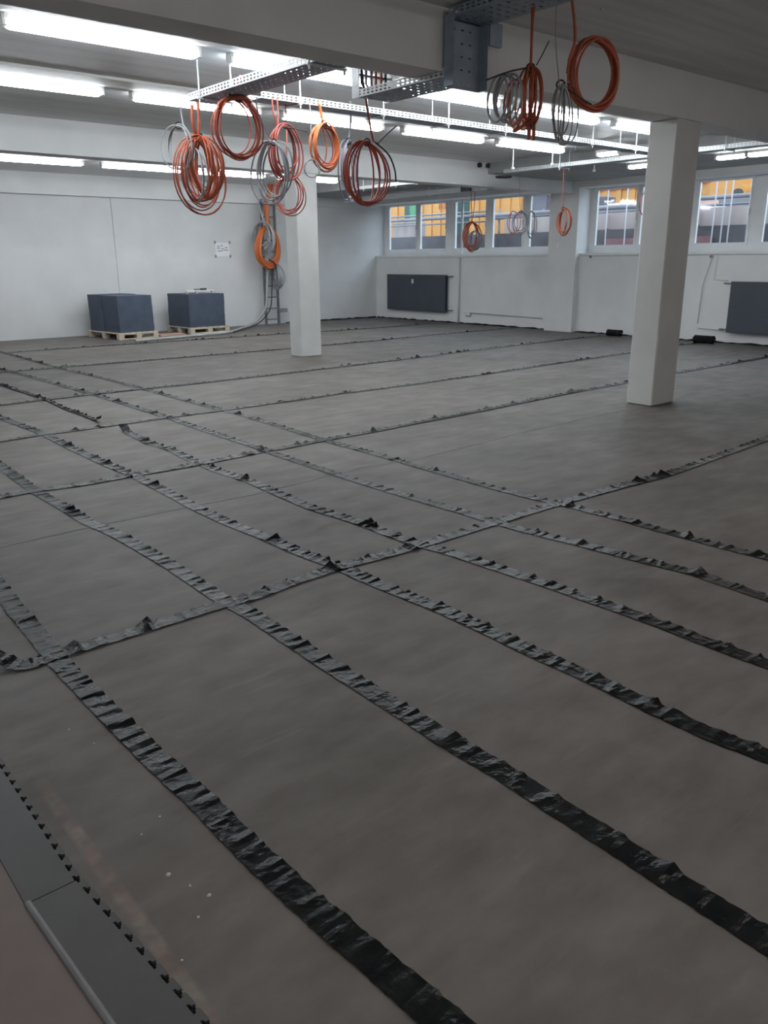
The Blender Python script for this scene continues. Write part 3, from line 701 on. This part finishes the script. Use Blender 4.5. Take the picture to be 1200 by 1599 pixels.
# ------------------------------------------------------------------ hanging cable coils
COILS = 'cable coils hanging from the trays'
def spline(pts, n=8):
    pts = [Vector(p) for p in pts]
    if len(pts) < 3: return pts
    out = []
    for i in range(len(pts) - 1):
        p0, p1, p2, p3 = pts[max(i - 1, 0)], pts[i], pts[i + 1], pts[min(i + 2, len(pts) - 1)]
        for k in range(n):
            t = k / n
            out.append(.5 * ((2 * p1) + (p2 - p0) * t + (2 * p0 - 5 * p1 + 4 * p2 - p3) * t * t + (3 * p1 - p0 - 3 * p2 + p3) * t ** 3))
    return out + [pts[-1]]
def coil(cx, cy, rx, ry, Y, n, r, mat, leads, label, seed, spread=.10, group=COILS, tie=True, tails=(), more=(), flat=False, fan=.18, hang=None):
    """a coil in the plane y = Y whose loops are gathered at the top; leads/tails are pixel paths in that plane"""
    rnd = random.Random(seed)
    c = at_y(cx, cy, Y); top = at_y(cx, cy - ry, Y); R = (top.z - c.z)
    view = Vector((c.x, c.y, 0)).normalized(); hor = Vector((view.y, -view.x, 0))
    t = thing('cable_coil', label, 'cable coil', top, group)
    def loops(c, R, ratio, n, spread, fan):
        m = MB(); th = math.acos(max(.05, min(1, ratio))) * (1 if rnd.random() < .5 else -1)
        for k in range(n):
            a = th + rnd.gauss(0, fan); h = hor * math.cos(a) + view * math.sin(a)
            Rk = R * (1 + rnd.gauss(0, spread)) ; Rk = min(max(Rk, R * .78), R * 1.05)
            wob = rnd.uniform(.94, 1.06); o = Vector((rnd.gauss(0, .008), rnd.gauss(0, .02), 0)) + hor * rnd.gauss(0, .012)
            ph = rnd.uniform(0, 6.28); pts = []
            for q in range(30):
                g = 2 * math.pi * q / 30; rr = Rk * (1 + .03 * math.sin(2 * g + ph) + .015 * math.sin(3 * g + ph))
                sag = 1 - .10 * (1 + math.cos(g)) / 2
                pts.append(Vector((c.x, c.y, c.z)) + o + h * (rr * wob * math.sin(g) * sag) + Vector((0, 0, (R - Rk) + rr * math.cos(g))))
            m.tube(pts, r, 6, closed=True)
        return m
    if flat:
        m = MB()
        for k in range(n):
            m.tube([(c.x + R * 2.6 * (1 + .06 * k) * math.cos(q * math.pi / 12), c.y + R * 2.6 * math.sin(q * math.pi / 12), c.z + .01 * k) for q in range(24)], r, 6, closed=True)
        m.build('cable_loops', M[mat], t, True)
    else:
        loops(c, R, rx / ry, n, spread, fan).build('cable_loops', M[mat], t, True)
    for (mx, my, mrx, mry, mn, mmat, mr) in more:
        c2 = at_y(mx, my, Y); R2 = at_y(mx, my - mry, Y).z - c2.z
        o = loops(c2, R2, mrx / mry, mn, spread, fan)
        b = bpy.data.materials[M[mmat].name]
        o = o.build('cable_loops', b, t, True); o['label'] = '%s loops' % b.name.replace('_', ' ')
    for path, lr, lm in leads:
        P = [at_y(px, py, Y + rnd.uniform(-.02, .02)) for px, py in path]
        if hang: P = [Vector((P[0].x, P[0].y, hang))] + P
        MB().tube(spline(P), lr, 6).build('hanging_cable', M[lm], t, True)
    for path, lr, lm in tails:
        MB().tube(spline([at_y(px, py, Y - .04) for px, py in path]), lr, 6).build('loose_end', M[lm], t, True)
    if tie:
        m = MB(); k = at_y(cx, cy - ry, Y)
        m.tube([k + hor * .03 * math.cos(q * math.pi / 5) + Vector((0, 0, .03 * math.sin(q * math.pi / 5))) + view * .0 for q in range(10)], .007, 5, closed=True)
        m.build('cable_tie', M['black_cable'], t)
    return t
coil(312, 272, 33, 58, 7.40, 7, .0075, 'orange', [([(300, 164), (301, 190), (307, 216)], .016, 'orange'), ([(309, 160), (311, 190), (309, 216)], .016, 'orange')],
     'dense drop shaped orange coil hanging lowest on the left', 1, more=((317, 262, 22, 47, 10, 'orange', .01), (306, 275, 20, 42, 3, 'grey_cable', .006)),
     tails=([(303, 222), (298, 250), (300, 275), (312, 296), (322, 312)], .02, 'orange') and (([(305, 218), (299, 245), (303, 272), (316, 300), (325, 310)], .022, 'orange'),
            ([(308, 216), (322, 232), (335, 265), (337, 292), (326, 310)], .026, 'orange')))
coil(279, 231, 21, 35, 7.50, 4, .006, 'grey_cable', [([(282, 166), (284, 182), (287, 198)], .008, 'grey_cable')], 'thin grey coil at the far left beside the drop shaped coil', 2)
coil(372, 200, 38, 47, 7.10, 5, .0075, 'red', [([(376, 118), (370, 136), (360, 153)], .012, 'red')], 'round red coil hanging from the left tray end', 3, spread=.05,
     more=((370, 198, 36, 45, 3, 'orange', .008),), tails=(([(358, 128), (358, 142), (360, 153)], .007, 'black_cable'), ([(346, 172), (343, 163), (358, 154), (380, 152), (392, 160)], .022, 'orange')))
coil(446, 237, 26, 42, 7.36, 9, .0075, 'red', [([(425, 153), (427, 175), (433, 197)], .008, 'red'), ([(433, 153), (434, 175), (434, 197)], .008, 'red')],
     'dark red oval coil hanging below the long tray', 4, tails=(([(434, 197), (460, 201), (480, 206)], .006, 'black_cable'),))
coil(428, 268, 27, 46, 6.95, 6, .008, 'grey_cable', [([(402, 152), (402, 170), (416, 205), (428, 224)], .006, 'grey_cable')], 'grey ring coil crossing in front of the dark red coil', 5, spread=.04)
coil(452, 304, 24, 30, 7.52, 5, .0065, 'pink', [([(446, 160), (448, 215), (446, 275)], .007, 'pink')], 'thin pale red coil in front of the far column', 6)
coil(506, 229, 23, 36, 7.38, 7, .0075, 'bright_orange', [([(499, 162), (502, 178), (505, 194)], .014, 'bright_orange'), ([(503, 194), (510, 225), (508, 250), (500, 258)], .008, 'orange')],
     'bright orange coil hanging below the middle of the long tray', 7, more=((510, 232, 20, 34, 3, 'red', .007),))
coil(544, 266, 13, 45, 7.62, 5, .008, 'lavender', [([(547, 158), (548, 190), (544, 222)], .011, 'lavender')], 'narrow bluish grey coil beside the large dark red ring', 8)
coil(573, 270, 34, 48, 6.05, 7, .0085, 'red', [([(564, 100), (571, 150), (578, 195), (584, 222)], .010, 'red')], 'large dark red ring coil on a long cable under the beam', 9, spread=.05, fan=.25,
     tails=(([(590, 224), (604, 210), (619, 197)], .006, 'black_cable'), ([(586, 222), (606, 240), (616, 262), (619, 284)], .008, 'black_cable')))
coil(488, 264, 24, 15, 7.3, 2, .0055, 'grey_cable', [([(484, 160), (486, 205), (488, 250)], .005, 'grey_cable')], 'small faint grey coil right of the dark red oval coil', 23, tie=False)
coil(829, 152, 6, 46, 4.30, 12, .008, 'orange', [([(832, -6), (831, 50), (829, 106)], .010, 'orange'), ([(836, -6), (832, 50), (830, 106)], .008, 'orange')],
     'thick orange coil seen edge on near the top centre right', 10, more=((806, 162, 15, 38, 3, 'orange', .009), (783, 156, 16, 40, 4, 'grey_cable', .0055)),
     tails=(([(760, 125), (795, 112), (823, 106)], .006, 'black_cable'), ([(828, 185), (827, 200), (826, 218)], .014, 'orange'), ([(832, 180), (834, 200), (833, 219)], .014, 'orange'),
            ([(828, 185), (815, 198), (803, 205)], .012, 'orange'), ([(838, 102), (846, 88), (858, 64)], .004, 'black_cable')))
coil(927, 115, 42, 56, 4.05, 9, .009, 'orange', [([(893, -6), (898, 40), (897, 75), (888, 96)], .011, 'orange')], 'big round orange ring coil high on the right', 11, spread=.025, fan=.06,
     tails=(([(897, 20), (899, 60), (890, 90), (886, 115)], .009, 'orange'), ([(888, 140), (910, 155), (924, 163)], .005, 'black_cable')), tie=False)
coil(876, 178, 12, 46, 4.15, 7, .0055, 'grey_cable', [([(870, -6), (868, 60), (874, 132)], .004, 'grey_cable')], 'grey thin coil dangling left of the big orange ring', 12)
coil(737, 369, 11, 22, at_x(739, 309, 13.70).y, 6, .013, 'orange', [([(736, 309), (737, 330), (737, 348)], .008, 'red'), ([(742, 309), (740, 330), (737, 348)], .008, 'red')], 'small orange coil hanging in front of the middle window', 13, hang=3.022,
     more=((742, 375, 8, 14, 8, 'lavender', .012),))
coil(814, 348, 11, 17, at_x(812, 280, 13.0).y, 3, .008, 'lavender', [([(812, 275), (812, 300), (813, 331)], .005, 'grey_cable')], 'small dark grey ring coil in front of the window left of pilaster', 14, hang=3.2,
     more=((800, 347, 9, 17, 2, 'pink', .006), (829, 350, 9, 20, 3, 'grey_cable', .006)))
coil(880, 346, 8, 20, at_x(881, 265, 12.18).y, 5, .009, 'orange', [([(881, 262), (880, 295), (880, 326)], .007, 'orange')], 'slim orange coil hanging in front of the white pilaster', 15, hang=3.13,
     tails=(([(880, 364), (874, 375), (870, 386)], .006, 'grey_cable'),))
coil(1010, 318, 6, 18, at_x(1012, 260, 12.18).y, 4, .008, 'red', [([(1013, 255), (1012, 280), (1011, 300)], .006, 'red')], 'red coil peeking out left of the near column', 16, hang=3.13)
coil(787, 277, 12, 5, 10.9, 2, .010, 'black_cable', [([(797, 266), (797, 272), (796, 277)], .006, 'grey_cable')], 'dark flat cable ring under the ceiling by the pale beam', 17, hang=ZC, tie=False, flat=True)
# ------------------------------------------------------------------ cable ladder on the far wall
YL = 18.38
t = thing('cable_ladder', 'upright grey cable ladder on the far wall beside the far column', 'cable ladder', (11.76, YL, 0))
for x in (11.56, 11.95): bx((x - .022, YL - .03, 0), (x + .022, YL + .03, ZB + .1), 'side_rail', M['steel_dark'], t)
for k in range(11):
    bx((11.58, YL - .012, .12 + k * .28), (11.93, YL + .012, .15 + k * .28), 'rung', M['steel_dark'], t)
bx((11.97, YL - .02, .30), (12.22, YL + .04, .40), 'wall_bracket', M['adhesive'], t)
LC = 'cables on the ladder by the far wall'
coil(419, 386, 20, 31, 18.12, 18, .026, 'bright_orange', [([(424, 272), (420, 300), (417, 330), (418, 356)], .05, 'bright_orange'), ([(429, 285), (414, 320), (420, 350)], .045, 'orange')],
     'thick orange cable ring hanging on the wall ladder', 18, spread=.06, group=LC, fan=.12)
coil(412, 372, 15, 26, 17.98, 6, .016, 'grey_cable', [([(404, 318), (412, 345), (416, 350)], .025, 'grey_cable'), ([(416, 350), (421, 368), (416, 380), (403, 386)], .03, 'grey_cable')],
     'grey cable bundle over the orange ring on the wall ladder', 19, group=LC, tie=False)
coil(433, 432, 11, 18, 18.1, 8, .013, 'grey_cable', [([(420, 405), (428, 410), (432, 416)], .016, 'black_cable')], 'tangled grey coil below the orange ring on the wall ladder', 20, group=LC, spread=.12, fan=.5)
pts = [at_y(418, 416, 18.2), at_y(417, 450, 18.2), at_y(416, 475, 18.2), at_y(411, 489, 18.22), at_y(400, 502, 18.25), at_y(388, 509, 18.2), at_z(376, 513, .035), at_z(356, 519, .03), at_z(300, 524.5, .03), at_z(240, 530, .03), at_z(212, 532.5, .03)]
tag(MB().tube(spline(pts), .032, 8).build('floor_hose', M['hose'], smooth=True), 'thick grey hose trailing from the wall ladder past the pallets', 'hose')
tag(MB().tube(spline([p + Vector((.12, -.05, 0)) for p in pts[:8]]), .015, 8).build('floor_hose', M['black_cable'], smooth=True), 'thin black cable trailing beside the thick grey hose', 'cable')

# ------------------------------------------------------------------ outdoors, seen through the windows
struct(bx((15.9, -2, 1.3), (34, 40, 1.55), 'ground', M['asphalt']), 'dark paved ground outside the windows')
def py_z(px, py, X): return at_x(px, py, X).z
tag(bx((17.5, 4, 1.55), (17.7, 24, 2.27), 'retaining_wall', M['dark_concrete']), 'low dark wall outside, at the bottom of every window', 'wall')
m = MB().box((17.73, 3, 1.55), (17.95, 15.75, 2.66))
for y in (5.2, 7.6, 10.0, 12.4, 14.8): m.box((17.64, y - .05, 2.30), (17.73, y + .05, 2.62))
tag(m.build('parapet', M['pink_concrete']), 'pinkish weathered concrete parapet outside', 'wall')
tag(bx((17.40, 9.5, 1.55), (17.485, 12.2, 2.06), 'masonry_strip', M['red_brick']), 'dull red masonry strip outside below the right window', 'masonry')
# long yellow container behind
t = thing('container', 'long yellow container with a red top band outside', 'container', (24, 22, 1.55))
bx((22.0, 11.5, 1.75), (24.4, 31, 4.05), 'body', M['yellow'], t)
rb = MB(); 
for k in range(40): rb.box((21.96, 11.6 + k * .48, 1.9), (22.0, 11.78 + k * .48, 3.95))
rb.build('rib', M['yellow'], t)['kind'] = 'stuff'
bx((21.93, 11.5, 3.56), (22.02, 17.5, 3.74), 'red_band', M['red_band'], t)
fc = bpy.data.curves.new('number', 'FONT'); fc.body = '112'; fc.size = .30; fc.extrude = .01
tmp = bpy.data.objects.new('number_curve', fc); COL.objects.link(tmp); bpy.context.view_layer.update()
me = bpy.data.meshes.new_from_object(tmp); bpy.data.objects.remove(tmp)
fo = bpy.data.objects.new('number', me); COL.objects.link(fo); me.materials.clear(); me.materials.append(M['red'])
c = at_x(684, 327, 21.93); fo.location = c; fo.rotation_euler = (math.pi / 2, 0, -math.pi / 2)
fo.parent = t; fo.matrix_parent_inverse = Matrix.Translation(t.location).inverted()
# green post
t = thing('green_post', 'dark green post with light green side outside the first window', 'post', (19, 20.6, 1.55))
a, b = at_x(640, 350, 19.5), at_x(632, 350, 19.5); c = at_x(649, 350, 19.5)
bx((19.5, a.y, 1.55), (19.8, b.y, 4.0), 'dark_face', M['darkgreen'], t); bx((19.5, c.y, 1.55), (19.8, a.y, 4.0), 'light_face', M['green'], t)
# guard rails
def guard(px0, px1, rows, X, posts, label, group, r=.035, mat='ext_grey'):
    y0, y1 = at_x(px0, 340, X).y, at_x(px1, 340, X).y
    t = thing('guard_rail', label, 'railing', (X, y0, 1.55), group)
    for (py, rr) in rows:
        z = at_x((px0 + px1) / 2, py, X).z
        MB().tube([(X, y0, z), (X, y1, z)], rr, 8).build('rail', M[mat], t, True)
    for px in posts:
        y = at_x(px, 340, X).y
        MB().tube([(X + .06, y, 1.55), (X + .06, y, at_x(px, 326, X).z)], r, 8).build('post', M[mat], t, True)
    return t
guard(596, 765, ((335, .025), (341, .05), (350, .022)), 18.4, (604, 655, 706, 765), 'grey guard rail outside in front of the yellow container', 'railings outside')
guard(765, 868, ((334, .06), (338, .05)), 18.05, (778, 846, 862), 'grey pipe railing above the pink parapet left of pilaster', 'railings outside')
guard(905, 1010, ((324, .06), (331, .06)), 18.05, (935, 985), 'grey pipe railing above the pink parapet right of pilaster', 'railings outside')
guard(1060, 1240, ((306, .045), (318, .025), (327, .06)), 18.05, (1105, 1160), 'grey pipe railing above the parapet right of the column', 'railings outside')
# white scaffold tubes
for i, (px, y0p, y1p, lb) in enumerate(((948, 320, 290, 'pale scaffold tube outside left in the window right of pilaster'), (978, 320, 290, 'pale scaffold tube outside right in the window right of pilaster'),
        (1115, 377, 284, 'pale scaffold tube outside, left of three beside the near column'), (1129, 377, 280, 'pale scaffold tube outside, middle of three beside the near column'), (1140, 334, 278, 'pale scaffold tube outside, right of three beside the near column'),
        (1169, 334, 276, 'pale scaffold tube outside near the right edge'))):
    a = at_x(px, 340, 17.3)
    tag(MB().tube([(17.3, a.y, 1.55), (17.3, a.y, 3.6)], .016, 8).build('scaffold_tube', M['scaffold']), lb, 'tube', 'scaffold tubes outside')
# yellow vehicle with a rounded cab seen right of the near column
t = thing('yellow_vehicle', 'yellow machine with an arched cab window outside on the right', 'vehicle', (20.5, 10, 1.55))
Xv = 20.5
yl, yr = at_x(1142, 300, Xv).y, at_x(1165, 300, Xv).y; zb, zt = at_x(1153, 302, Xv).z, at_x(1153, 288, Xv).z
cyv, w = (yl + yr) / 2, (yl - yr) / 2
arch = [(cyv + w * math.cos(a), zb + (zt - zb) * math.sin(a)) for a in [k * math.pi / 14 for k in range(15)]]
ins = [(cyv + w * .72 * math.cos(a), zb + (zt - zb) * .55 * math.sin(a)) for a in [k * math.pi / 14 for k in range(15)]]
MB().prism(arch, 0, Xv, Xv + 1.2).build('cab', M['yellow'], t); MB().prism(ins, 0, Xv - .02, Xv + .1).build('cab_window', M['dark_glass'], t)
bx((Xv + .6, at_x(1200, 300, Xv).y - 3, zb), (Xv + 1.4, at_x(1090, 300, Xv).y, zb + 1.4), 'body', M['yellow'], t)
bx((Xv, at_x(1200, 300, Xv).y - 3, 2.62), (Xv + 1.4, at_x(1085, 300, Xv).y, zb), 'chassis', M['ext_grey'], t)
for y in (cyv - 1.6, cyv + 1.0):
    MB().tube([(Xv - .05, y, 2.1), (Xv + .35, y, 2.1)], .55, 18).build('wheel', M['ext_dark'], t)
o = bx((19.6, at_x(1120, 312, 19.6).y, 1.55), (19.7, at_x(1088, 312, 19.6).y, at_x(1110, 313, 19.6).z), 'orange_board', M['pinkwood']); tag(o, 'orange board outside just right of the near column', 'board')
for i, (pa, pb, X, lb) in enumerate((((950, 321), (998, 315), 19.0, 'bright white slab outside in the window right of pilaster'), ((1095, 328), (1128, 322), 19.0, 'bright white slab outside right of the near column'),
                                     ((829, 306), (855, 296), 20.5, 'bright white panel outside high in the narrow window'))):
    a, b = at_x(*pa, X), at_x(*pb, X)
    t = thing('white_slab', lb, 'slab', (X, b.y, 1.55), 'white slabs outside')
    bx((X, b.y, a.z), (X + .8, a.y, b.z), 'slab_top', M['ext_white'], t); bx((X + .03, b.y + .03, 1.55), (X + .77, a.y - .03, a.z), 'dark_base', M['ext_dark'], t)
for i, (pa, pb, X, mt, lb) in enumerate((((930, 317), (946, 306), 19.5, 'ext_dark', 'dark box outside at the left of the window right of pilaster'), ((862, 325), (868, 308), 19.5, 'ext_dark', 'dark box outside beside the pilaster'),
                                         ((711, 340), (717, 312), 19.0, 'darkgreen', 'dark upright panel outside in the narrow gap of the middle window'), ((843, 324), (857, 305), 21, 'pink_concrete', 'brownish box outside in the narrow window'),
                                         ((613, 366), (648, 346), 18.6, 'pink_concrete', 'pale rubble heap behind the rail outside the first window'))):
    a, b = at_x(*pa, X), at_x(*pb, X)
    tag(bx((X, b.y, 1.55), (X + .5, a.y, b.z), 'outdoor_box', M[mt], bev=.02), lb, 'box', 'boxes outside')
